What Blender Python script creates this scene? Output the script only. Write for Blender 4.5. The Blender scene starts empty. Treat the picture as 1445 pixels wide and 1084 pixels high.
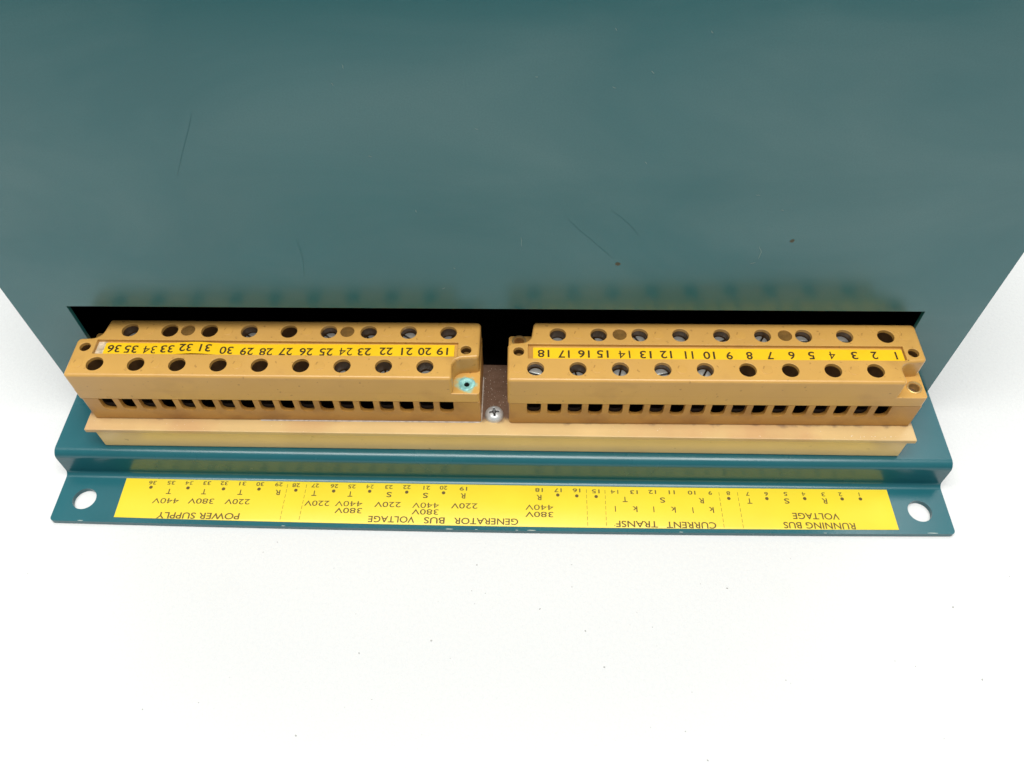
import bpy, bmesh, math, random
from mathutils import Vector, Matrix
from mathutils.geometry import tessellate_polygon

random.seed(7)
SC = bpy.context.scene
C = SC.collection
mm = 0.001

# ---------------------------------------------------------------- camera
cam_d = bpy.data.cameras.new('camera')
cam = bpy.data.objects.new('camera', cam_d)
C.objects.link(cam)
cam.location = (0.006408, -0.145379, 0.211828)
cam.rotation_euler = (0.639506, 0.003541, 0.018541)
cam_d.sensor_width = 36.0
cam_d.lens = 28.41
cam_d.clip_start = 0.005
cam_d.clip_end = 50.0
SC.camera = cam

# ---------------------------------------------------------------- world, lamps, exposure
w = bpy.data.worlds.new('World')
SC.world = w
w.use_nodes = True
bg = w.node_tree.nodes['Background']
bg.inputs['Color'].default_value = (0.93, 0.97, 1.0, 1)
bg.inputs['Strength'].default_value = 0.27


def lamp(name, loc, target, size, size_y, power, color):
    d = bpy.data.lights.new(name, 'AREA')
    d.shape = 'RECTANGLE'
    d.size = size
    d.size_y = size_y
    d.energy = power
    d.color = color
    o = bpy.data.objects.new(name, d)
    C.objects.link(o)
    o.location = loc
    v = Vector(target) - Vector(loc)
    o.rotation_euler = v.to_track_quat('-Z', 'Y').to_euler()
    return o


lamp('ceiling_light', (-0.03, -0.08, 0.95), (-0.02, -0.03, 0), 1.00, 0.42, 14.0, (1.0, 0.985, 0.95))
lamp('added_fill_lamp_behind', (0.05, 0.62, 1.15), (0, 0.1, 0), 1.30, 0.40, 12.0, (1.0, 0.985, 0.96))  # unseen fill lamp added to brighten the table beside the unit
SC.view_settings.view_transform = 'Standard'
SC.view_settings.look = 'None'
SC.view_settings.exposure = 0.05
SC.view_settings.gamma = 1.0


# ---------------------------------------------------------------- materials
def mat(name, base, rough=0.5, metallic=0.0, var=0.0, vscale=40.0, bump=0.0, bscale=400.0, spec=0.5,
        dirt=None, dirt_amt=0.0, dirt_scale=60.0, dirt_lo=0.58, rvar=0.0, coat=0.0, ior=1.5):
    m = bpy.data.materials.new(name)
    m.use_nodes = True
    nt = m.node_tree
    N, L = nt.nodes, nt.links
    b = N['Principled BSDF']
    b.inputs['Roughness'].default_value = rough
    b.inputs['Metallic'].default_value = metallic
    b.inputs['Specular IOR Level'].default_value = spec
    b.inputs['IOR'].default_value = ior
    b.inputs['Coat Weight'].default_value = coat
    b.inputs['Coat Roughness'].default_value = 0.12
    tc = N.new('ShaderNodeTexCoord')
    col = None
    rgb = N.new('ShaderNodeRGB')
    rgb.outputs[0].default_value = (*base, 1)
    col = rgb.outputs[0]

    def noise(scale, detail=4.0, off=0.0):
        n = N.new('ShaderNodeTexNoise')
        n.inputs['Scale'].default_value = scale
        n.inputs['Detail'].default_value = detail
        if off:
            mp = N.new('ShaderNodeMapping')
            mp.inputs['Location'].default_value = (off, off * 0.7, off * 1.3)
            L.new(tc.outputs['Object'], mp.inputs[0])
            L.new(mp.outputs[0], n.inputs[0])
        else:
            L.new(tc.outputs['Object'], n.inputs[0])
        return n.outputs[0]

    def mapr(src, a, b_, c, d):
        r = N.new('ShaderNodeMapRange')
        L.new(src, r.inputs[0])
        for i, v in enumerate((a, b_, c, d)):
            r.inputs[i + 1].default_value = v
        return r.outputs[0]

    def mix(fac, a, b_):
        x = N.new('ShaderNodeMix')
        x.data_type = 'RGBA'
        if isinstance(fac, (int, float)):
            x.inputs[0].default_value = fac
        else:
            L.new(fac, x.inputs[0])
        for i, v in ((6, a), (7, b_)):
            if isinstance(v, tuple):
                x.inputs[i].default_value = (*v, 1)
            else:
                L.new(v, x.inputs[i])
        return x.outputs[2]
    if var:
        hs = N.new('ShaderNodeHueSaturation')
        L.new(col, hs.inputs['Color'])
        L.new(mapr(noise(vscale, 6.0), 0.3, 0.7, 1 - var, 1 + var), hs.inputs['Value'])
        col = hs.outputs[0]
    if dirt:
        col = mix(mapr(noise(dirt_scale, 8.0, 3.1), dirt_lo, dirt_lo + 0.2, 0.0, dirt_amt), col, dirt)
    L.new(col, b.inputs['Base Color'])
    if rvar:
        L.new(mapr(noise(vscale * 0.7, 5.0, 5.7), 0.3, 0.7, rough - rvar, rough + rvar), b.inputs['Roughness'])
    if bump:
        bp = N.new('ShaderNodeBump')
        bp.inputs['Strength'].default_value = 1.0
        bp.inputs['Distance'].default_value = bump
        L.new(noise(bscale, 3.0, 1.7), bp.inputs['Height'])
        L.new(bp.outputs[0], b.inputs['Normal'])
    m['h'] = 1
    m_tools[name] = (N, L, b, tc, noise, mapr, mix, col)
    return m


m_tools = {}
TEAL = (0.010, 0.100, 0.122)
M_panel = mat('painted_teal_panel', (0.003, 0.128, 0.142), ior=1.62, rough=0.24, var=0.06, vscale=18, bump=0.000009, bscale=1300,
              rvar=0.03, dirt=(0.06, 0.11, 0.11), dirt_amt=0.12, dirt_scale=22)
M_paint = mat('painted_teal_bracket', TEAL, ior=1.52, rough=0.25, var=0.05, vscale=60, bump=0.00001, bscale=1400, rvar=0.04)
M_bake = mat('ochre_bakelite', (0.59, 0.33, 0.082), rough=0.32, var=0.045, vscale=70, bump=0.000012, bscale=1500,
             dirt=(0.34, 0.17, 0.05), dirt_amt=0.40, dirt_scale=90, dirt_lo=0.56, rvar=0.06)
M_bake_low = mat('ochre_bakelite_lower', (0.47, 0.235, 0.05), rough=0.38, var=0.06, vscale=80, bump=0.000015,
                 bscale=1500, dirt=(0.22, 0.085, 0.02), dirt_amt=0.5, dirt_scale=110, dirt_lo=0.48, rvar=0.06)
M_black = mat('shade_black_interior', (0.004, 0.004, 0.004), rough=0.9, spec=0.1)
M_well = mat('shade_brown_screw_well', (0.085, 0.04, 0.012), rough=0.5, var=0.25, vscale=600)  # shade inside the screw wells put into their wall colour
M_dark = mat('shade_dark_cavity', (0.012, 0.006, 0.003), rough=0.8, spec=0.2)  # near-black colour standing in for shade in openings and screw slots
M_plinth = mat('cream_plinth', (0.80, 0.56, 0.235), rough=0.25, var=0.05, vscale=60, dirt=(0.13, 0.05, 0.01),
               dirt_amt=0.8, dirt_scale=420, dirt_lo=0.68, bump=0.000006, bscale=600)
M_slab = mat('beige_slab', (0.60, 0.42, 0.19), rough=0.30, var=0.07, vscale=70, bump=0.00002, bscale=900,
             dirt=(0.50, 0.27, 0.13), dirt_amt=0.5, dirt_scale=45, dirt_lo=0.45)
M_yel = mat('yellow_label_film', (0.75, 0.585, 0.028), rough=0.42, var=0.03, vscale=60, bump=0.00012, bscale=45, rvar=0.08, dirt=(0.50, 0.36, 0.02), dirt_amt=0.6, dirt_scale=500, dirt_lo=0.70)
M_yel2 = mat('yellow_number_tape', (0.86, 0.53, 0.010), rough=0.35, var=0.05, vscale=160)
M_ink = mat('brown_print', (0.10, 0.06, 0.006), rough=0.5)
M_ink2 = mat('black_print', (0.045, 0.022, 0.004), rough=0.5)
M_steel = mat('zinc_screw', (0.56, 0.57, 0.55), rough=0.33, metallic=0.75, var=0.10, vscale=600, bump=0.00003, bscale=2500)
M_zinc = mat('bright_pan_screw', (0.62, 0.64, 0.64), rough=0.38, metallic=0.35, var=0.08, vscale=900, bump=0.00002, bscale=2500)
M_plug = mat('brown_plug', (0.16, 0.085, 0.02), spec=0.2, rough=0.9, var=0.25, vscale=900, bump=0.0001, bscale=2500)
M_gask = mat('grey_gasket', (0.50, 0.44, 0.38), rough=0.6, var=0.3, vscale=700)
M_pat = mat('verdigris_screw', (0.24, 0.50, 0.47), rough=0.5, metallic=0.1, var=0.35, vscale=900, bump=0.0001,
            bscale=2500, dirt=(0.16, 0.40, 0.46), dirt_amt=0.7, dirt_scale=900, dirt_lo=0.5)
M_brass = mat('dull_brass_eyelet', (0.62, 0.42, 0.17), rough=0.35, metallic=0.7, var=0.15, vscale=500)
M_pale = mat('chipped_paint', (0.16, 0.27, 0.25), rough=0.6)
M_chip = mat('bare_primer', (0.34, 0.40, 0.37), rough=0.6)
M_scr = mat('dark_scratch', (0.006, 0.118, 0.128), rough=0.5)
M_brown = mat('brown_spot', (0.075, 0.075, 0.045), rough=0.7)
M_resid = mat('dried_glue_residue', (0.58, 0.47, 0.33), rough=0.7, var=0.3, vscale=900, dirt=(0.22, 0.15, 0.08), dirt_amt=0.7, dirt_scale=900, dirt_lo=0.5)
M_dust = mat('pale_dust', (0.85, 0.80, 0.70), rough=0.8)
M_grit = mat('grey_grit', (0.40, 0.40, 0.39), rough=0.8)

N, L, b, tc, noise, mapr, mix, col = m_tools['painted_teal_panel']
mp = N.new('ShaderNodeMapping')
mp.inputs['Scale'].default_value = (1.0, 1.0, 2.2)
mp.inputs['Location'].default_value = (0.31, 0.0, 0.17)
L.new(tc.outputs['Object'], mp.inputs[0])
n1 = N.new('ShaderNodeTexNoise')
n1.inputs['Scale'].default_value = 14
n1.inputs['Detail'].default_value = 5
n1.inputs['Distortion'].default_value = 0.6
L.new(mp.outputs[0], n1.inputs[0])
glare_film = mapr(n1.outputs[0], 0.38, 0.72, 0.0, 0.50)  # pale streaks of milky glare and dust put into the base colour
n2 = N.new('ShaderNodeTexNoise')
n2.inputs['Scale'].default_value = 2600
n2.inputs['Detail'].default_value = 1
L.new(tc.outputs['Object'], n2.inputs[0])
grain = mapr(n2.outputs[0], 0.3, 0.7, 0.0, 0.16)
c1 = mix(glare_film, col, (0.085, 0.205, 0.21))
c1 = mix(grain, c1, (0.004, 0.08, 0.085))
L.new(c1, b.inputs['Base Color'])
# dirt and shade of the gap between the blocks painted brown on the slab, and verdigris round the corner screw
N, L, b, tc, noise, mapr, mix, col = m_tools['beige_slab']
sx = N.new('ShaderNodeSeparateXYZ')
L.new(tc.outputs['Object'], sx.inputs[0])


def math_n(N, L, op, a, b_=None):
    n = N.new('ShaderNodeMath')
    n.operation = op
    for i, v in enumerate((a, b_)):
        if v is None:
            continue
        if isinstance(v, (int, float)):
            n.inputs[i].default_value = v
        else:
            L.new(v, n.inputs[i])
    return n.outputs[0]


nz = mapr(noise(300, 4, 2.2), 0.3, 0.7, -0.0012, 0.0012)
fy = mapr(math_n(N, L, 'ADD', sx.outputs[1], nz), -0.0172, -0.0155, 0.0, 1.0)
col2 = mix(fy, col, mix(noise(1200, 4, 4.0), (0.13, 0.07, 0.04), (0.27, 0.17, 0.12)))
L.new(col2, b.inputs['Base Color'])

# white table sheet: fine paper grain, faint grey smudges and specks
M_table = mat('white_table_sheet', (0.63, 0.64, 0.635), rough=0.75, var=0.008, vscale=9, bump=0.00022, bscale=950, spec=0.2)
N, L, b, tc, noise, mapr, mix, col = m_tools['white_table_sheet']
vo = N.new('ShaderNodeTexVoronoi')
vo.inputs['Scale'].default_value = 75
L.new(tc.outputs['Object'], vo.inputs['Vector'])
sel = N.new('ShaderNodeTexWhiteNoise')
L.new(vo.outputs['Position'], sel.inputs['Vector'])
spot = math_n(N, L, 'MULTIPLY', mapr(vo.outputs['Distance'], 0.02, 0.035, 1.0, 0.0),
              math_n(N, L, 'GREATER_THAN', sel.outputs['Value'], 0.90))
col2 = mix(math_n(N, L, 'MULTIPLY', spot, 0.45), col, (0.35, 0.35, 0.34))
sm = mapr(noise(60, 8, 9.0), 0.64, 0.74, 0.0, 0.10)
col2 = mix(sm, col2, (0.55, 0.55, 0.53))
gr = mapr(noise(1100, 2, 7.0), 0.35, 0.65, 0.0, 0.48)
col2 = mix(gr, col2, (0.60, 0.61, 0.62))
L.new(col2, b.inputs['Base Color'])


# ---------------------------------------------------------------- mesh helpers (all lengths in mm)
def link(name, me, m, parent=None, loc=(0, 0, 0), rot=(0, 0, 0)):
    o = bpy.data.objects.new(name, me)
    C.objects.link(o)
    if m is not None and not me.materials:
        me.materials.append(m)
    o.parent = parent
    o.location = [a * mm for a in loc]
    o.rotation_euler = rot
    return o


def finish(bm, name, smooth=32, wn=True, sc=mm, weld=False):
    if weld:
        bmesh.ops.remove_doubles(bm, verts=bm.verts, dist=1e-4)
    for v in bm.verts:
        v.co *= sc
    me = bpy.data.meshes.new(name)
    bm.to_mesh(me)
    bm.free()
    if smooth:
        for p in me.polygons:
            p.use_smooth = True
        me.set_sharp_from_angle(angle=math.radians(smooth))
    return me


def add_wn(o):
    md = o.modifiers.new('weighted', 'WEIGHTED_NORMAL')
    md.keep_sharp = True
    return o


def area(loop):
    return 0.5 * sum(loop[i][0] * loop[(i + 1) % len(loop)][1] - loop[(i + 1) % len(loop)][0] * loop[i][1]
                     for i in range(len(loop)))


def ccw(loop, want=True):
    return list(loop) if (area(loop) > 0) == want else list(reversed(loop))


def offset(loop, d):
    """move every point towards its left side by d (mitred)"""
    out = []
    n = len(loop)
    for i in range(n):
        p0, p1, p2 = Vector(loop[i - 1]), Vector(loop[i]), Vector(loop[(i + 1) % n])
        a, b_ = (p1 - p0), (p2 - p1)
        a.normalize()
        b_.normalize()
        na, nb = Vector((-a.y, a.x)), Vector((-b_.y, b_.x))
        k = na + nb
        if k.length < 1e-6:
            out.append(tuple(p1 + na * d))
            continue
        k.normalize()
        c = max(0.35, k.dot(na))
        out.append(tuple(p1 + k * (d / c)))
    return out


def circle(x, y, r, n=24):
    return [(x + r * math.cos(2 * math.pi * i / n), y + r * math.sin(2 * math.pi * i / n)) for i in range(n)]


def rpoly(pts, seg=5):
    """polygon with per-corner radii: (x, y, r)"""
    out = []
    n = len(pts)
    for i in range(n):
        x, y, r = pts[i]
        p = Vector((x, y))
        a = Vector(pts[i - 1][:2]) - p
        b_ = Vector(pts[(i + 1) % n][:2]) - p
        if r <= 0:
            out.append((x, y))
            continue
        la, lb = a.length, b_.length
        a.normalize()
        b_.normalize()
        ang = a.angle(b_)
        t = min(r / math.tan(ang / 2), la * 0.48, lb * 0.48)
        r = t * math.tan(ang / 2)
        c = p + (a + b_).normalized() * (r / math.sin(ang / 2))
        s, e = p + a * t - c, p + b_ * t - c
        a0 = math.atan2(s.y, s.x)
        a1 = math.atan2(e.y, e.x)
        da = (a1 - a0 + math.pi) % (2 * math.pi) - math.pi
        for k in range(seg + 1):
            th = a0 + da * k / seg
            out.append((c.x + r * math.cos(th), c.y + r * math.sin(th)))
    return out


def prism(bm, outline, holes, z0, z1, tr=0.0, hr=0.0, cap0=True, cap1=True, seg=4, M=None, br=0.0, hole_mi=0, all_mi=0):
    """extrude a polygon with holes from z0 to z1, outer top edge rounded by tr, hole rims by hr"""
    loops = [ccw(outline, True)] + [ccw(h, False) for h in holes]
    tops, bots = [], []
    for li, lp in enumerate(loops):
        r = tr if li == 0 else hr
        rings = []
        if br and li == 0:
            for k in range(seg + 1):
                th = math.pi / 2 * k / seg
                rings.append((z0 + br * (1 - math.sin(th)), br * (1 - math.cos(th))))
            rings.reverse()
            rings = [(z0 + br - br * math.sin(math.pi / 2 * (seg - k) / seg), br - br * math.cos(math.pi / 2 * (seg - k) / seg))
                     for k in range(seg + 1)]
        else:
            rings.append((z0, 0.0))
        if r > 0:
            for k in range(seg + 1):
                th = math.pi / 2 * k / seg
                rings.append((z1 - r + r * math.sin(th), r - r * math.cos(th)))
        else:
            rings.append((z1, 0.0))
        prev = None
        for z, d in rings:
            pts = offset(lp, d) if d > 1e-7 else lp
            vs = [bm.verts.new((x, y, z)) for x, y in pts]
            if prev:
                n = len(vs)
                for i in range(n):
                    j = (i + 1) % n
                    f = bm.faces.new((prev[i], prev[j], vs[j], vs[i]))
                    f.material_index = hole_mi if li else all_mi
            else:
                bots.append(vs)
            prev = vs
        tops.append(prev)
    for cap, grp, flip in ((cap1, tops, False), (cap0, bots, True)):
        if not cap:
            continue
        flat = [v for g in grp for v in g]
        tris = tessellate_polygon([[Vector((v.co.x, v.co.y, 0)) for v in g] for g in grp])
        for t in tris:
            a, b_, c = (flat[k] for k in t)
            ar = (b_.co.x - a.co.x) * (c.co.y - a.co.y) - (c.co.x - a.co.x) * (b_.co.y - a.co.y)
            if abs(ar) < 1e-9:
                continue
            if (ar < 0) != flip:
                b_, c = c, b_
            try:
                bm.faces.new((a, b_, c)).material_index = all_mi
            except ValueError:
                pass
    return bm


def box(bm, x0, x1, y0, y1, z0, z1, r=0.0):
    v = [bm.verts.new((x, y, z)) for z in (z0, z1) for x, y in ((x0, y0), (x1, y0), (x1, y1), (x0, y1))]
    for f in ((0, 3, 2, 1), (4, 5, 6, 7), (0, 1, 5, 4), (1, 2, 6, 5), (2, 3, 7, 6), (3, 0, 4, 7)):
        bm.faces.new([v[i] for i in f])
    if r > 0:
        es = set()
        for q in v:
            es.update(q.link_edges)
        bmesh.ops.bevel(bm, geom=list(es), offset=r, segments=3, affect='EDGES', profile=0.5)


def lathe(bm, prof, n=28, cx=0, cy=0, cap=True):
    rings = []
    for r, z in prof:
        if r < 1e-6:
            rings.append([bm.verts.new((cx, cy, z))])
        else:
            rings.append([bm.verts.new((cx + r * math.cos(2 * math.pi * i / n), cy + r * math.sin(2 * math.pi * i / n), z))
                          for i in range(n)])
    for a, b_ in zip(rings, rings[1:]):
        for i in range(n):
            j = (i + 1) % n
            if len(a) == 1 and len(b_) == 1:
                continue
            if len(b_) == 1:
                bm.faces.new((a[i], a[j], b_[0]))
            elif len(a) == 1:
                bm.faces.new((a[0], b_[j], b_[i]))
            else:
                bm.faces.new((a[i], a[j], b_[j], b_[i]))


def xz_to_y(bm, y_of_z0):
    """the prism was drawn in (x, z) and extruded along +z: turn extrusion to -y, so local z=k becomes y = y_of_z0 - k"""
    for v in bm.verts:
        x, zz, k = v.co
        v.co = (x, y_of_z0 - k, zz)


_txt = {}


def text_mesh(s, width, height, thin=0.0):
    """flat lettering, centred, cap height and width given, turned to read from the far side"""
    key = (s, round(width or 0, 2), round(height, 2), thin)
    if key in _txt:
        return _txt[key]
    cu = bpy.data.curves.new('t', 'FONT')
    cu.body = s
    cu.size = 1.0
    cu.fill_mode = 'FRONT'
    cu.offset = min(thin, -0.002) if '4' in s else thin
    cu.resolution_u = 4
    ob = bpy.data.objects.new('t', cu)
    C.objects.link(ob)
    dg = bpy.context.evaluated_depsgraph_get()
    dg.update()
    me = bpy.data.meshes.new_from_object(ob.evaluated_get(dg))
    bpy.data.objects.remove(ob)
    xs = [v.co.x for v in me.vertices]
    ys = [v.co.y for v in me.vertices]
    cx, cy = (min(xs) + max(xs)) / 2, (min(ys) + max(ys)) / 2
    kx = width / max(1e-6, max(xs) - min(xs)) if width else None
    ky = height / (max(ys) - min(ys))
    if kx is None:
        kx = ky
    for v in me.vertices:
        v.co = (-(v.co.x - cx) * kx * mm, -(v.co.y - cy) * ky * mm, 0)
    me.name = 'lettering'
    me.materials.clear()
    _txt[key] = me
    return me


def ribbon(bm, pts, wdt, plane='xy', off=0.0):
    """thin flat stroke through 2D points"""
    n = len(pts)
    L_, R_ = [], []
    for i in range(n):
        a = Vector(pts[max(0, i - 1)])
        b_ = Vector(pts[min(n - 1, i + 1)])
        d = (b_ - a).normalized()
        nn = Vector((-d.y, d.x)) * wdt * 0.5 * (0.35 if i in (0, n - 1) else 1)
        p = Vector(pts[i])
        L_.append(p + nn)
        R_.append(p - nn)

    def mk(p):
        return bm.verts.new((p.x, p.y, off) if plane == 'xy' else (p.x, off, p.y))
    LV = [mk(p) for p in L_]
    RV = [mk(p) for p in R_]
    for i in range(n - 1):
        bm.faces.new((LV[i], LV[i + 1], RV[i + 1], RV[i]))

# ---- measured positions (mm)
STRIP= [(36, -105.5, -7.95), (35, -100.79, -8.05), (34, -95.59, -8.15), (33, -90.87, -7.84), (32, -85.85, -7.41), (31, -80.44, -7.44), (30, -74.62, -8.05), (29, -68.95, -8.31), (28, -63.69, -8.41), (27, -58.35, -8.21), (26, -52.79, -8.24), (25, -47.29, -8.21), (24, -41.95, -8.01), (23, -36.91, -7.99), (22, -31.03, -7.72), (21, -25.35, -7.69), (20, -20.5, -7.61), (19, -15.69, -7.48), (18, 11.82, -7.8), (17, 17.33, -7.89), (16, 22.75, -7.81), (15, 27.85, -7.73), (14, 33.71, -7.81), (13, 39.48, -7.77), (12, 44.98, -7.69), (11, 51.19, -7.71), (10, 56.59, -7.74), (9, 62.06, -7.77), (8, 67.47, -7.68), (7, 73.01, -7.54), (6, 78.86, -7.44), (5, 84.22, -7.36), (4, 89.84, -7.27), (3, 95.82, -7.18), (2, 101.22, -7.09), (1, 107.04, -7.06)]
LAB= [('36', -103.52, -27.41), ('35', -97.96, -27.32), ('34', -92.57, -27.29), ('33', -87.24, -27.26), ('32', -82.12, -27.23), ('31', -76.63, -27.25), ('30', -71.38, -27.33), ('29', -65.76, -27.35), ('.', -103.59, -28.94), ('.', -92.53, -28.98), ('.', -81.92, -29.14), ('.', -71.38, -29.02), ('T', -97.86, -30.24), ('T', -87.47, -30.18), ('T', -76.68, -30.17), ('R', -65.64, -30.05), ('440V', -97.99, -33.35, 7.74), ('380V', -87.58, -33.29, 7.58), ('220V', -76.88, -33.28, 7.33), ('POWER SUPPLY', -87.27, -38.06, 24.02), ('28', -60.59, -27.55), ('27', -54.9, -27.55), ('26', -49.21, -27.65), ('25', -43.97, -27.7), ('24', -38.59, -27.66), ('23', -32.99, -27.7), ('22', -27.66, -27.66), ('21', -21.74, -27.75), ('20', -16.78, -27.66), ('.', -60.41, -29.22), ('.', -49.16, -29.31), ('.', -38.52, -29.22), ('.', -27.54, -29.32), ('.', -16.67, -29.37), ('T', -54.8, -30.14), ('T', -44.15, -30.24), ('S', -32.68, -30.23), ('S', -21.94, -30.32), ('220V', -53.45, -33.43, 7.31), ('440V', -44.11, -33.41, 7.95), ('380V', -43.96, -35.65, 7.91), ('220V', -32.72, -33.49, 7.7), ('440V', -21.59, -33.58, 7.81), ('380V', -21.61, -35.72, 7.77), ('BUS', -18.73, -38.41, 6.01), ('VOLTAGE', -31.16, -38.27, 13.39), ('19', -10.89, -27.88), ('18', 11.46, -27.96), ('17', 17.02, -27.92), ('16', 22.53, -27.92), ('.', 16.99, -29.54), ('.', 22.56, -29.74), ('R', -10.89, -30.29), ('R', 11.46, -30.46), ('220V', -10.32, -33.58, 7.72), ('440V', 11.58, -33.69, 8.13), ('380V', 11.54, -35.98, 8.09), ('GENERATOR', -3.79, -38.45, 18.54), ('15', 28.2, -28.12), ('14', 33.69, -28.21), ('13', 39.43, -28.21), ('12', 44.81, -28.07), ('11', 50.54, -28.07), ('10', 56.38, -28.11), ('9', 61.82, -28.11), ('8', 67.14, -28.11), ('.', 28.24, -29.86), ('.', 67.05, -29.85), ('T', 36.64, -30.67), ('S', 47.59, -30.71), ('R', 58.93, -30.71), ('l', 33.65, -33.78), ('k', 39.35, -33.82), ('l', 44.8, -33.81), ('k', 50.45, -33.81), ('l', 56.12, -33.89), ('k', 61.5, -33.71), ('CURRENT', 55.1, -38.66, 14.27), ('TRANSF', 39.55, -38.61, 12.01), ('7', 72.75, -28.19), ('6', 78.21, -28.16), ('5', 83.91, -28.06), ('4', 89.21, -28.03), ('3', 94.94, -28.04), ('2', 99.92, -27.96), ('1', 105.47, -27.87), ('.', 78.18, -29.71), ('.', 89.25, -29.53), ('.', 100.15, -29.45), ('.', 105.49, -29.37), ('T', 72.99, -30.6), ('S', 83.85, -30.42), ('R', 94.9, -30.23), ('VOLTAGE', 91.33, -35.23, 13.38), ('RUNNING BUS', 91.74, -38.21, 20.45)]
DASH= [(-63.15, -27.18, -63.27, -39.46), (-57.49, -27.22, -57.79, -39.42), (25.45, -27.53, 25.42, -39.97), (30.91, -27.69, 30.8, -39.88), (64.4, -27.84, 64.43, -39.84), (69.85, -27.75, 69.9, -39.88)]
MARKS= {'dark': [[(-63.1, 111.3), (-66.7, 104.0), (-71.6, 94.9)], [(26.6, 84.3), (29.7, 81.4), (32.2, 78.8), (34.0, 76.2)], [(16.2, 81.9), (21.7, 75.8), (28.4, 68.7)], [(-49.0, 75.4), (-49.0, 70.1), (-49.9, 62.1)], [(-39.5, 86.5), (-36.8, 85.2), (-32.8, 84.3)], [(-55.7, 121.0), (-52.5, 123.5)], [(-96.2, 111.5), (-97.0, 108.6)], [(-0.4, 87.6), (3.2, 86.7)]], 'pale': [[(64.0, 72.6), (64.8, 70.7), (64.7, 68.3)], [(64.3, 67.1), (63.0, 66.6)], [(5.4, 75.7), (5.6, 72.8)], [(59.3, 88.8), (60.3, 88.6)], [(-28.1, 99.9), (-27.3, 99.7)], [(-19.4, 84.5), (-19.1, 83.8)], [(23.0, 129.1), (23.4, 128.7)], [(-4.5, 106.9), (-3.8, 106.7)], [(-30.1, 121.8), (-30.0, 120.9)], [(-33.1, 117.9), (-32.7, 117.1)], [(41.3, 128.6), (41.8, 128.1)], [(23.7, 116.8), (24.5, 116.4)], [(31.1, 120.2), (31.7, 119.6)], [(8.1, 119.1), (8.5, 118.8)], [(-15.0, 57.8), (-14.2, 58.3)], [(-11.6, 65.6), (-11.1, 65.1)], [(66.1, 84.3), (66.9, 83.9)], [(32.6, 98.2), (33.1, 97.5)]], 'brown': [[(71.0, 74.3), (72.0, 74.3)], [(29.1, 66.9), (30.5, 66.7)]]}

# ---------------------------------------------------------------- the table
bm = bmesh.new()
box(bm, -900, 900, -262, 900, -30, 0, r=1.5)
table = add_wn(link('table_top', finish(bm, 'table_top', 40), M_table))
bm = bmesh.new()
box(bm, -3000, 3000, -3000, 3000, -760, -750)
floor = link('floor', finish(bm, 'floor', 0), mat('grey_floor', (0.16, 0.155, 0.15), rough=0.6, var=0.1, vscale=3))
floor['kind'] = 'structure'
table['kind'] = 'structure'
table['label'] = 'white speckled table surface under the teal metal unit'

# ---------------------------------------------------------------- the control unit
unit = bpy.data.objects.new('control_unit', None)
C.objects.link(unit)
unit.empty_display_size = 0.02
unit['label'] = 'teal painted metal control unit with two ochre terminal blocks and a yellow wiring label'
unit['category'] = 'control unit'

# enclosure: front panel with its slot, closed box behind it
YAW = 0.018794
PH = 205.0
bm = bmesh.new()
outline = [(-130, 12.05), (-115.9, 12.05), (-115.85, 51.45), (114.4, 48.4), (114.85, 12.05), (130, 12.05), (130, PH), (-130, PH)]
prism(bm, outline, [], 0.0, 1.2, tr=0.12, seg=2)
xz_to_y(bm, 1.2)
panel = add_wn(link('front_panel', finish(bm, 'front_panel', 40), M_panel, unit, rot=(0, 0, YAW)))
panel['label'] = 'tall teal front panel with a long black slot'
for nm, bx in (('side_panel', (-130, -128.8, 1.2, 140, 12.05, PH)), ('side_panel', (128.8, 130, 1.2, 140, 12.05, PH)),
               ('rear_panel', (-130, 130, 140, 141.2, 12.05, PH)), ('top_panel', (-128.8, 128.8, 1.2, 140, PH - 1.2, PH))):
    bm = bmesh.new()
    box(bm, *bx)
    link(nm, finish(bm, nm, 0), M_panel, unit, rot=(0, 0, YAW))
# black liner added just behind the slot, standing in for the shade inside
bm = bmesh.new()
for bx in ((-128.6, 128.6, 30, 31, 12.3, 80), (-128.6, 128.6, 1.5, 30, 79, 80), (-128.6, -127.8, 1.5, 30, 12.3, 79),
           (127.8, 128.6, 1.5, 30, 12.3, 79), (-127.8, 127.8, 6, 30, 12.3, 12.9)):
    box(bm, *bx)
liner = link('slot_shade_liner', finish(bm, 'slot_shade_liner', 0), M_black, unit, rot=(0, 0, YAW))

for kind, m_, wd in (('dark', M_scr, 0.13), ('pale', M_pale, 0.17), ('brown', M_brown, 1.1)):
    for pts in (MARKS[kind][:4] if kind == 'dark' else MARKS[kind]):
        bm = bmesh.new()
        p3 = []
        for i in range(len(pts) - 1):
            for k in range(3):
                t = k / 3
                p3.append((pts[i][0] * (1 - t) + pts[i + 1][0] * t + random.uniform(-.12, .12),
                           pts[i][1] * (1 - t) + pts[i + 1][1] * t + random.uniform(-.12, .12)))
        p3.append(pts[-1])
        cx, cz = p3[0]
        ribbon(bm, [(a - cx, c - cz) for a, c in p3], wd, 'xz', 0.0)
        nm = {'dark': 'scratch', 'pale': 'paint_chip', 'brown': 'brown_spot'}[kind]
        link(nm, finish(bm, nm, 0), m_, panel, loc=(cx, -0.02, cz))

# bracket: one bent sheet, shelf - riser - flange; the sheet bows forward a little in the middle
def bow(x, y):
    a = 0.25 + 0.75 * (-y - 21.0) / 19.0
    return y - max(0.0, min(1.1, a)) * (1 - (x / 130.0) ** 2) if y < -17 else y


def edge_pts(x0, y0, x1, y1, n=26):
    return [(x0 + (x1 - x0) * i / n, y0 + (y1 - y0) * i / n) for i in range(1, n)]


prof = []


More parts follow.
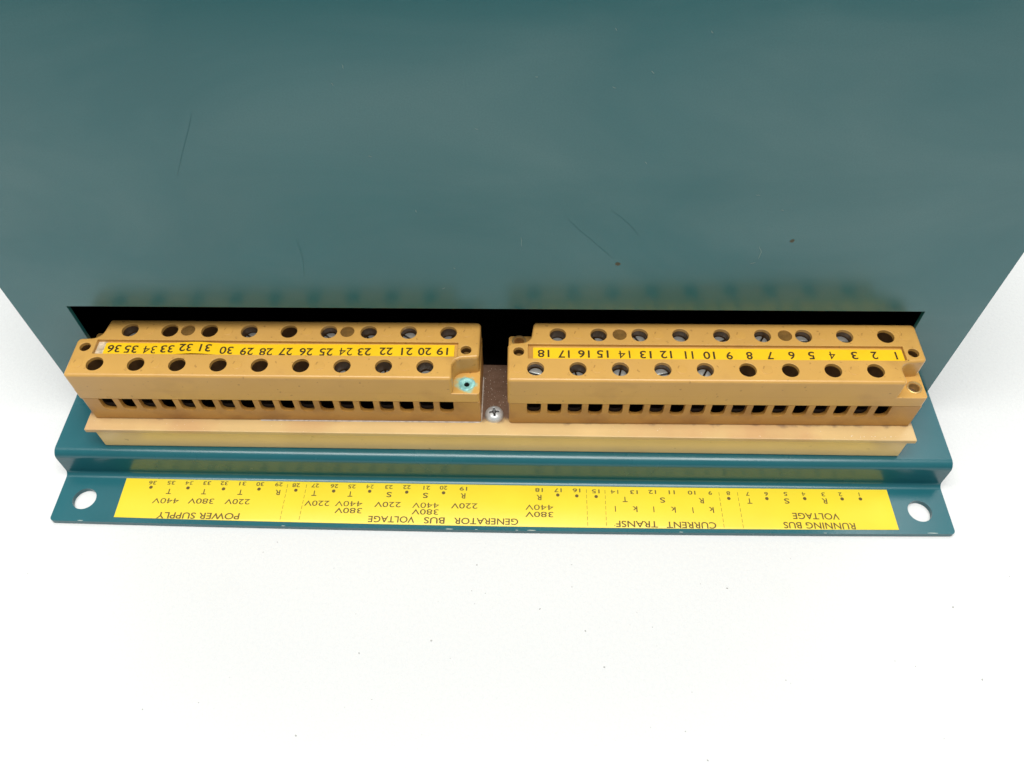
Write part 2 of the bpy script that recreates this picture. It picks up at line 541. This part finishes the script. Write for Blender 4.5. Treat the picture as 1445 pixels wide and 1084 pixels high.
def arc(cx, cz, r, a0, a1, n=8):
    return [(cx + r * math.cos(math.radians(a0 + (a1 - a0) * i / n)), cz + r * math.sin(math.radians(a0 + (a1 - a0) * i / n)))
            for i in range(n + 1)]


th = 1.5
# outer (visible) side from the back of the shelf to the flange, in (y, z)
outer = [(141, 12.0)] + arc(-21.6, 9.4, 2.6, 90, 176) + arc(-25.9, 3.1, 1.6, 4, -90)[0:]
inner_ = arc(-25.9, 3.1, 3.1, -90, 4) + arc(-21.6, 9.4, 1.1, 176, 90) + [(141, 10.5)]
bm = bmesh.new()
loop = outer + inner_
n = len(loop)
NS = 26
cols = []
for k in range(NS + 1):
    xx = -130 + 260 * k / NS
    cols.append([bm.verts.new((xx, bow(xx, y), z)) for y, z in loop])
for a, c in zip(cols, cols[1:]):
    for i in range(n):
        j = (i + 1) % n
        bm.faces.new((a[i], c[i], c[j], a[j]))
tr = tessellate_polygon([[Vector((y, z, 0)) for y, z in loop]])
for t in tr:
    for side in (cols[0], cols[-1]):
        try:
            bm.faces.new([side[k] for k in t])
        except ValueError:
            pass
# flange with its two round mounting holes
fl = rpoly([(-130, -40.2, 1.2), (130, -40.2, 1.2), (130, -25.9, 0), (-130, -25.9, 0)])
q = [i for i, p_ in enumerate(fl) if p_[1] == -25.9][0]
c0 = [i for i, p_ in enumerate(fl) if p_[0] < 0 and p_[1] < -30][-1]
left = [p_ for p_ in fl if p_[0] < 0 and p_[1] < -30]
right = [p_ for p_ in fl if p_[0] > 0 and p_[1] < -30]
fl = left + edge_pts(left[-1][0], -40.2, right[0][0], -40.2) + right + [(130, -25.9)] + edge_pts(130, -25.9, -130, -25.9) + [(-130, -25.9)]
fl = [(x, bow(x, y)) for x, y in fl]
prism(bm, fl, [circle(-122.15, -33.0, 3.4, 40), circle(121.82, -33.0, 3.4, 40)], 0.0, 1.5, tr=0.0, hr=0.0)
bmesh.ops.recalc_face_normals(bm, faces=bm.faces)
bracket = add_wn(link('mounting_bracket', finish(bm, 'mounting_bracket', 30), M_paint, unit))
bracket['label'] = 'teal bent bracket with a hole at each end'
for cx_, cy_, wd_, ln_ in ((-14.2, -41.13, .25, 2.2), (-6.5, -41.15, .15, .8), (5.1, -41.17, .16, .9), (9.3, -41.15, .25, 2.4), (52, -40.98, .18, 1.2),
                          (123.5, -40.12, .22, 3.0), (-121, -40.2, .2, 1.6), (93, -40.6, .14, 1.0), (-62, -40.93, .16, 1.1)):
    bm = bmesh.new()
    ribbon(bm, [(-ln_ / 2, 0), (-ln_ / 5, 0.04), (ln_ / 6, 0.0), (ln_ / 2, 0.03)], wd_)
    link('paint_chip', finish(bm, 'paint_chip', 0), M_chip, bracket, loc=(cx_, cy_ + 0.12, 1.512))
# rear foot that carries the back of the unit
bm = bmesh.new()
box(bm, -130, 130, 120, 121.5, 0, 10.5)
box(bm, -130, 130, 121.5, 135, 0, 1.5)
link('rear_foot', finish(bm, 'rear_foot', 0), M_paint, unit)

# yellow wiring label on the flange
bm = bmesh.new()
lb_ = [(-111.6, -38.85)] + edge_pts(-111.6, -38.85, 114.15, -39.15) + [(114.15, -39.15), (113.95, -26.15)] + edge_pts(113.95, -26.15, -111.75, -25.95) + [(-111.75, -25.95)]
lb_ = [(x, y - (0.95 if y < -32 else 0.42) * (1 - (x / 113.0) ** 2)) for x, y in lb_]
prism(bm, lb_, [], 1.505, 1.62, tr=0.05, seg=2)
lab = link('wiring_label', finish(bm, 'wiring_label', 40), M_yel, unit)
lab['label'] = 'long yellow wiring label printed upside down'


def put_text(s, x, y, z, wd, ht, parent, m_, thin=0.0, rot=0.0, nm=None):
    me = text_mesh(s, wd, ht, thin)
    if not me.materials:
        me.materials.append(m_)
    if nm is None:
        nm = 'printed_number' if s.isdigit() else ('printed_letter' if len(s) == 1 else 'printed_word')
        if s[-1] == 'V' and s[0].isdigit():
            nm = 'printed_voltage'
    o = link(nm, me, None, parent, loc=(x, y, z), rot=(0, 0, rot))
    return o


dot = bmesh.new()
prism(dot, circle(0, 0, 0.52, 16), [], 0, 0.02, cap0=False)
dot = finish(dot, 'dot', 0)
dot.materials.append(M_ink)
for t in LAB:
    s, x, y = t[:3]
    if s == '.':
        link('printed_dot', dot, None, lab, loc=(x, y, 1.625))
        continue
    if s.isdigit():
        put_text(s, x, y, 1.64, (2.25 if s not in ('11', '1', '21', '31') else {'11': 1.8, '21': 2.0, '31': 2.0, '1': None}[s]) if len(s) == 2 or s == '1' else 1.05,
                 1.3, lab, M_ink, 0.014)
    elif len(s) == 1:
        hh = 1.75 if s not in 'lk' else 1.9
        ww = {'l': 0.27, 'k': 1.4, 'T': 1.45, 'S': 1.5, 'R': 1.45}[s]
        put_text(s, x, y, 1.64, ww, hh, lab, M_ink, 0.014)
    elif s[0].isdigit():
        o = put_text(s[0] + ' ' + s[1] + ' ' + s[2] + ' ' + s[3] if t[3] > 99 else s, x, y, 1.64, t[3], 1.75, lab, M_ink, 0.005)
    else:
        put_text(s, x, y, 1.64, t[3], 2.05, lab, M_ink, 0.012)
put_text('.', 33.2, -38.0 - 1.2, 1.64, 0.3, 0.3, lab, M_ink, nm='printed_dot')
for x0, y0, x1, y1 in DASH:
    bm = bmesh.new()
    nd = 7
    for k in range(nd):
        t0, t1 = k / nd, (k + 0.68) / nd
        ribbon(bm, [(x0 + (x1 - x0) * t0 - x0, (y1 - y0) * t0), (x0 + (x1 - x0) * t1 - x0, (y1 - y0) * t1)], 0.34)
    link('dashed_line', finish(bm, 'dashed_line', 0), M_ink, lab, loc=(x0, y0, 1.64))

# plinth and slab under the blocks
bm = bmesh.new()
box(bm, -115.4, 114.7, -21.05, -0.5, 12.05, 19.7, r=0.25)
plinth = add_wn(link('plinth', finish(bm, 'plinth', 40), M_plinth, unit))
plinth['label'] = 'cream plastic plinth on the bracket shelf'
bm = bmesh.new()
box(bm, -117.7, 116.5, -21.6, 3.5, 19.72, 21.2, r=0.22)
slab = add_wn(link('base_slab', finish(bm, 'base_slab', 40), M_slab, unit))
slab['label'] = 'thin beige slab between plinth and terminal blocks'

# cross head screw between the blocks
bm = bmesh.new()
nr, na = 26, 96
R0, H0 = 2.7, 1.75


def pan(r, th_):
    z = H0 * (1 - (r / R0) ** 3.0) ** 0.5 if r < R0 else 0
    x, y = r * math.cos(th_), r * math.sin(th_)
    cxx = max(abs(x) - 1.45, abs(y) - 0.30)
    cyy = max(abs(y) - 1.45, abs(x) - 0.30)
    d = min(cxx, cyy)
    d = min(d, math.hypot(x, y) - 0.62)
    k = max(0.0, min(1.0, -d / 0.16 + 0.3))
    RECK[0] = k
    return z - 0.85 * k * max(0.3, (1 - r / 1.9))


RECK = [0]
rings = []
for i in range(1, nr + 1):
    r = R0 * i / nr
    rings.append([bm.verts.new((r * math.cos(2 * math.pi * k / na), r * math.sin(2 * math.pi * k / na), pan(r, 2 * math.pi * k / na)))
                  for k in range(na)])
cv = bm.verts.new((0, 0, pan(0, 0)))
for k in range(na):
    bm.faces.new((cv, rings[0][k], rings[0][(k + 1) % na]))
for a, c in zip(rings, rings[1:]):
    for k in range(na):
        j = (k + 1) % na
        bm.faces.new((a[k], c[k], c[j], a[j]))
for f in bm.faces:
    c_ = f.calc_center_median()
    pan(math.hypot(c_.x, c_.y), math.atan2(c_.y, c_.x))
    f.material_index = 1 if RECK[0] > 0.45 else 0
sme = finish(bm, 'mounting_screw', 50)
sme.materials.append(M_zinc)
sme.materials.append(mat('shade_dark_recess', (0.10, 0.10, 0.10), rough=0.5, metallic=0.6))  # dark colour stands in for shade in the cross recess
scr = link('mounting_screw', sme, None, slab, loc=(-1.75, -14.7, 21.2), rot=(0, 0, 0.12))
scr['label'] = 'bright cross head screw between the two blocks'


# ---------------------------------------------------------------- terminal blocks
def slot_screw_mesh(m_):
    bm = bmesh.new()
    r = 2.02
    lathe(bm, [(r, -1.5), (r, -0.7), (0, -0.7)], 24)
    for f in bm.faces:
        f.material_index = 1
    g = 0.26
    a0 = math.asin(g / r)
    half = [(r * math.cos(a0 + (math.pi - 2 * a0) * i / 14), r * math.sin(a0 + (math.pi - 2 * a0) * i / 14)) for i in range(15)]
    prism(bm, half, [], -0.75, 0.0, tr=0.12, seg=2, cap0=False)
    prism(bm, [(-x, -y) for x, y in half], [], -0.75, 0.0, tr=0.12, seg=2, cap0=False)
    me = finish(bm, 'terminal_screw', 40)
    me.materials.append(m_)
    me.materials.append(M_dark)  # slot floor coloured near black for its shade
    return me


def disc_mesh(name, r, h, m_, rr=0.1, n=24):
    bm = bmesh.new()
    prism(bm, circle(0, 0, r, n), [], 0, h, tr=rr, cap0=False, seg=2)
    me = finish(bm, name, 0)
    me.materials.append(m_)
    return me


SCREW = slot_screw_mesh(M_steel)
SCREW_SHADED = slot_screw_mesh(mat('shade_brown_screw', (0.16, 0.11, 0.07), rough=0.5, metallic=0.5, var=0.2, vscale=500))  # darker screw copy, shade of the deep wells put into its colour
MARK = disc_mesh('moulding_mark', 1.5, 0.10, M_bake, 0.04)
PLUG = disc_mesh('plug', 1.93, 0.5, M_plug, 0.1)
PIN = disc_mesh('pin', 1.4, 0.5, M_plug, 0.3)
bm = bmesh.new()
lathe(bm, [(2.05, -0.02), (2.05, 0.14), (1.9, 0.22), (1.6, 0.16), (1.4, -0.3), (1.35, -2.2)], 28)
EYE = finish(bm, 'eyelet', 50)
EYE.materials.append(M_brass)


def build_block(x0, y0, yaw, k, kl, vb, label, nums, lug_front, lug_back, depths_b, depths_f, strip, rec, mirror_screw):
    """x0,y0: front left corner; k: length factor; local mm, z absolute"""
    U = lambda a: a * k
    root_bm = bmesh.new()
    Lw = 110.7 * kl
    r_ = 1.0
    rect = rpoly([(0.3, 0, r_), (Lw, 0, 0.4), (Lw, vb, r_), (0.3, vb, r_)])
    prism(root_bm, rect, [], 21.2, 24.0, br=0.35, seg=3, cap1=True)
    cx0, cx1 = 4.0, Lw - 3.0
    cshape = rpoly([(0.3, 0, r_), (cx0, 0, 0), (cx0, 9, 0), (cx1, 9, 0), (cx1, 0, 0), (Lw, 0, 0.4), (Lw, vb, r_), (0.3, vb, r_)])
    prism(root_bm, cshape, [], 24.0, 30.82, tr=0.12, seg=2, cap0=False)
    # wire entries: two layers of comb
    u0, pitch = U(7.15), U(5.545)

    def comb(zbot_fn, hw_fn, d0, d1, rad, mi=0):
        pts = [(cx0, 24.0), (cx1, 24.0), (cx1, 30.82)]
        for i in reversed(range(18)):
            uc = u0 + pitch * i
            hw, zb = hw_fn(i), zbot_fn(i)
            pts += [(uc + hw, 30.82)]
            n_ = 5
            for q in range(n_ + 1):
                t = math.pi / 2 * q / n_
                pts.append((uc + hw - rad + rad * math.cos(t), zb + rad - rad * math.sin(t)))
            for q in range(n_ + 1):
                t = math.pi / 2 * q / n_
                pts.append((uc - hw + rad - rad * math.sin(t), zb + rad - rad * math.cos(t)))
            pts += [(uc - hw, 30.82)]
        pts += [(cx0, 30.82)]
        bm2 = bmesh.new()
        prism(bm2, pts, [], -d1, -d0, all_mi=mi)
        xz_to_y(bm2, 0.0)
        tmp = bpy.data.meshes.new('tmp')
        bm2.to_mesh(tmp)
        bm2.free()
        root_bm.from_mesh(tmp)
        bpy.data.meshes.remove(tmp)
    comb(lambda i: 25.7, lambda i: 1.95, 0.0, 1.15, 1.7)
    comb(lambda i: 27.5 if i % 2 == 0 else 24.6, lambda i: 1.8 if i % 2 == 0 else 2.2, 1.15, 3.6, 1.0, 1)  # inner comb coloured near black as the shade of the openings
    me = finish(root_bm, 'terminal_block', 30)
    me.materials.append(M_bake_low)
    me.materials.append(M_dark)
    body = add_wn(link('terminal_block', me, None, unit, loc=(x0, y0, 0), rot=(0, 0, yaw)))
    body['label'] = label
    bm = bmesh.new()
    box(bm, cx0 + .05, cx1 - .05, 8.0, 8.95, 24.02, 30.8)
    box(bm, cx0 + .05, cx1 - .05, 3.7, 8.0, 24.02, 24.2)
    link('cavity_shade_lining', finish(bm, 'cavity_shade_lining', 0), M_dark, body)  # near-black lining added so the wire entries look shaded

    # cover, lower tier then upper tier
    bx = [U(13.5 + 11.04 * i) for i in range(9)]
    fx = [U(7.4 + 11.1 * i) for i in range(9)]
    fv, bv = 4.05, 15.95
    bm = bmesh.new()
    lb = (U(2.9), lug_back[1])
    prism(bm, rpoly([(0, 0, .8), (Lw, 0, .8), (Lw, vb + .5, .8), (0.15, vb + .5, .8)]),
          [circle(lug_front[0], lug_front[1], 1.45, 20), circle(lug_back[0], lug_back[1], 1.45, 20)], 30.97, 34.7, tr=0.14, hr=0.1, seg=2)
    e0, e1 = U(103.55), U(110.65)
    up = rpoly([(0, 0, 1.0), (e0, 0, 0.95), (e0 - 0.3, 6.9, 2.9), (e1 - 0.1, 7.5, 1.1), (e1, vb, 1.3),
                (U(7.0), vb, 1.0), (U(6.1), 13.3, 3.0), (0.0, 12.9, 1.3)], 6)
    hb = [circle(x, bv, 2.25, 28) for x in bx] + [circle(x, fv, 2.25, 28) for x in fx]
    plugx = [U(29.6), U(73.8)] if nums[0] > 18 else [U(30.2), U(74.75)]
    ends = [(U(2.95), 9.85), (U(106.9) if nums[0] > 18 else 109.55, 9.85 if nums[0] > 18 else 10.2)]
    hp = [circle(x, bv + .1, 1.88, 24) for x in plugx] + [circle(a, b_, 1.45, 20) for a, b_ in ends]
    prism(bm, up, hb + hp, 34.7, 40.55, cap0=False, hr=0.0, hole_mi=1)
    hb2 = [circle(x, bv, 2.28, 28) for x in bx] + [circle(x, fv, 2.28, 28) for x in fx]
    hp2 = [circle(x, bv + .1, 1.92, 24) for x in plugx] + [circle(a, b_, 1.48, 20) for a, b_ in ends]
    recess = [(rec[0], rec[2]), (rec[1], rec[2]), (rec[1], rec[3]), (rec[0], rec[3])]
    prism(bm, up, hb2 + hp2 + [recess], 40.55, 41.5, tr=0.75, hr=0.12, cap0=False, seg=5)
    cme = finish(bm, 'cover', 30)
    cme.materials.append(M_bake)
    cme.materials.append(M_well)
    cov = add_wn(link('cover', cme, None, body))
    # dark floor in the screw wells is the lower tier itself; the screws
    for xs, v, dp in ((bx, bv, depths_b), (fx, fv, depths_f)):
        for x, d in zip(xs, dp):
            o = link('terminal_screw', SCREW if d < 5.2 else SCREW_SHADED, None, body, loc=(x + random.uniform(-.05, .05), v + random.uniform(-.05, .05), 41.5 - max(2.5, d - 0.5)),
                     rot=(random.uniform(-.05, .05), random.uniform(-.05, .05), random.uniform(0, 3.14)))
    for x in plugx:
        link('plug', PLUG, None, body, loc=(x, bv + .1, 40.5))
    for a, b_ in ends:
        link('pin', PIN, None, body, loc=(a, b_, 38.6))
    for x in (18.9, 40.6, 62.7, 84.9, 96.3, 106.9):
        o = link('moulding_mark', MARK, None, body, loc=(U(x), bv - .05, 41.47), rot=(0, 0, 0))
    for x in (2.6, 23.6, 45.6, 67.9, 90.6):
        link('moulding_mark', MARK, None, body, loc=(U(x), fv + .05, 41.47))
    # grubby bare end of the recess beside the tape
    if nums[0] < 19:
        M_r = M_bake_low
    else:
        M_r = M_resid
    bm = bmesh.new()
    box(bm, rec[0] + 0.1, strip[0] + 0.1, rec[2] + 0.1, rec[3] - 0.1, 40.5, 40.60)
    link('tape_residue', finish(bm, 'tape_residue', 0), M_r, body)
    # number tape in the recess
    s0, s1, off = strip
    bm = bmesh.new()
    n_ = 60
    vs = []
    for i in range(n_ + 1):
        x = s0 + (s1 - s0) * i / n_
        yc, zz = off(x)
        vs.append([bm.verts.new((x, yc - 2.0, 40.84 + zz)), bm.verts.new((x, yc + 2.0, 40.84 + zz)),
                   bm.verts.new((x, yc + 2.0, 40.72 + zz)), bm.verts.new((x, yc - 2.0, 40.72 + zz))])
    for a, c in zip(vs, vs[1:]):
        for q in range(4):
            j = (q + 1) % 4
            bm.faces.new((a[q], c[q], c[j], a[j]))
    bm.faces.new(vs[0])
    bm.faces.new(list(reversed(vs[-1])))
    bmesh.ops.recalc_face_normals(bm, faces=bm.faces)
    tape = link('number_tape', finish(bm, 'number_tape', 40), M_yel2, body)
    cs, sn = math.cos(-yaw), math.sin(-yaw)
    for nn, wx, wy in STRIP:
        if nn not in nums:
            continue
        dx, dy = wx - x0, wy - y0
        lx, ly = dx * cs - dy * sn, dx * sn + dy * cs
        yc, zz = off(lx)
        s = str(nn)
        wd = 3.6 if len(s) == 2 else 1.7
        if nn < 19:
            wd = {1: None, 11: None}.get(nn, 1.7 if len(s) == 1 else 3.15)
        if nn in (31, 21, 19):
            wd = 3.1
        o = put_text(s, lx, ly, 40.90 + zz, wd, 2.6, body, M_ink2, 0.014, rot=random.uniform(-.02, .02))
    return body


def offL(x):
    g = math.exp(-((x - 33) / 5.5) ** 2)
    return (9.75 + 0.003 * x + 0.35 * g - 0.18 * math.exp(-((x - 50) / 9) ** 2), 0.30 * g)


def offR(x):
    return (9.75, 0.0)


B1 = build_block(-116.1, -17.75, 0.0045, 1.0, 1.0, 19.9,
                 'left terminal block, terminals 36 to 19',
                 list(range(19, 37)), (107.1, 3.35), (3.2, 16.3),
                 [4.0, 5.8, 5.6, 3.6, 5.6, 3.4, 4.2, 2.9, 4.4], [6.2, 6.2, 6.2, 6.1, 6.0, 5.6, 5.1, 5.0, 4.9],
                 (8.0, 103.7, offL), (5.6, 104.7, 7.55, 12.45), True)
B2 = build_block(2.15, -17.55, 0.0075, 1.0175, 1.023, 20.4,
                 'right terminal block, terminals 18 to 1',
                 list(range(1, 19)), (110.5, 3.6), (3.1, 19.0),
                 [4.4, 4.4, 3.4, 3.4, 3.5, 3.2, 3.0, 3.0, 5.6], [3.0, 4.4, 3.2, 2.9, 3.0, 5.4, 5.6, 5.8, 5.8],
                 (6.9, 106.9, offR), (5.5, 107.2, 7.5, 12.45), False)
link('eyelet', EYE, None, B2, loc=(110.5, 3.6, 34.7))
link('lug_hole_dark_floor', SCREW_SHADED, None, B2, loc=(110.5, 3.6, 32.6)).scale = (0.68, 0.68, 1)  # dark filler added as the shaded floor of the empty hole
link('eyelet', EYE, None, B2, loc=(3.1, 19.0, 34.7))
# corroded corner screw of the left block
bm = bmesh.new()
prof = [(2.25, -0.1), (2.25, 0.12), (2.0, 0.25), (1.55, 0.18), (1.0, -0.15), (0.95, -0.2), (0.78, -0.2), (0.75, -1.0)]
lathe(bm, prof, 36)
for v in bm.verts:
    rr = math.hypot(v.co.x, v.co.y)
    if rr > 1.2:
        kf = 1 + 0.06 * math.sin(3 * math.atan2(v.co.y, v.co.x) + 1) + random.uniform(-.02, .02)
        v.co.x *= kf
        v.co.y *= kf
cs_ = link('corner_screw', finish(bm, 'corner_screw', 50), M_pat, B1, loc=(107.1, 3.35, 34.72))
cs_['label'] = 'corner screw crusted with blue green corrosion'
bm = bmesh.new()
prism(bm, circle(0, 0, 0.62, 6), [], 0, 0.5, tr=0.1, seg=1, cap0=False)
link('hex_socket', finish(bm, 'hex_socket', 0), M_black, B1, loc=(107.1, 3.35, 34.05))
# pale gasket film showing under the left block
bm = bmesh.new()
prism(bm, rpoly([(48, -0.32, .1), (110.95, -0.32, 1.2), (111.05, 16, .1), (48, 16, .1)]), [], 21.21, 21.33)
link('gasket', finish(bm, 'gasket', 30), M_gask, B1)

# verdigris bleeding onto the ochre cover
N, L, b, tc, noise, mapr, mix, col = m_tools['ochre_bakelite']
geo = N.new('ShaderNodeNewGeometry')
col = mix(mapr(noise(700, 3, 6.0), 0.66, 0.72, 0.0, 0.55), col, (0.24, 0.11, 0.03))
col = mix(mapr(noise(28, 6, 12.0), 0.45, 0.75, 0.0, 0.35), col, (0.44, 0.25, 0.10))
vd = N.new('ShaderNodeVectorMath')
vd.operation = 'DISTANCE'
cx_ = (-116.1 + 107.0) * mm
vd.inputs[1].default_value = (cx_, (-17.75 + 3.35 + 0.4) * mm, 34.7 * mm)
L.new(geo.outputs['Position'], vd.inputs[0])
dn = math_n(N, L, 'ADD', vd.outputs['Value'], mapr(noise(500, 5, 8.0), 0.3, 0.7, -0.0008, 0.0008))
col2 = mix(mapr(dn, 0.0023, 0.0031, 0.85, 0.0), col, (0.30, 0.52, 0.38))
L.new(col2, b.inputs['Base Color'])

# grit on the slab and a few crumbs on the table: too many and too fine to count
bm = bmesh.new()


def crumb(bm, x, y, z, r):
    m4 = Matrix.Translation((x, y, z + r * 0.3)) @ Matrix.Rotation(random.uniform(0, 6), 4, 'Z') @ Matrix.Diagonal((1, random.uniform(.5, 1), .6, 1))
    bmesh.ops.create_icosphere(bm, subdivisions=1, radius=r, matrix=m4)


for i in range(70):
    crumb(bm, random.uniform(-5.0, 1.8), random.uniform(-12, 2.5), 21.2, random.uniform(.04, .13))
for i in range(60):
    crumb(bm, random.uniform(-117, 116), random.uniform(-21.3, -18.2), 21.2, random.uniform(.03, .10))
for i in range(10):
    crumb(bm, random.uniform(98, 112), random.uniform(-21.2, -20.2), 21.2, random.uniform(.08, .17))
dustp = link('dust', finish(bm, 'dust', 0), M_dust, slab)
dustp['kind'] = 'stuff'
bm = bmesh.new()
for i in range(70):
    crumb(bm, random.uniform(-190, 190), random.uniform(-120, -44), 0, random.choice((.10, .14, .18, .3)))
g = link('table_grit', finish(bm, 'table_grit', 0), M_grit)
g['kind'] = 'stuff'
g['label'] = 'tiny grey specks of grit scattered on the white table'
g['category'] = 'grit'
for m_ in bpy.data.materials:
    if 'h' in m_:
        del m_['h']
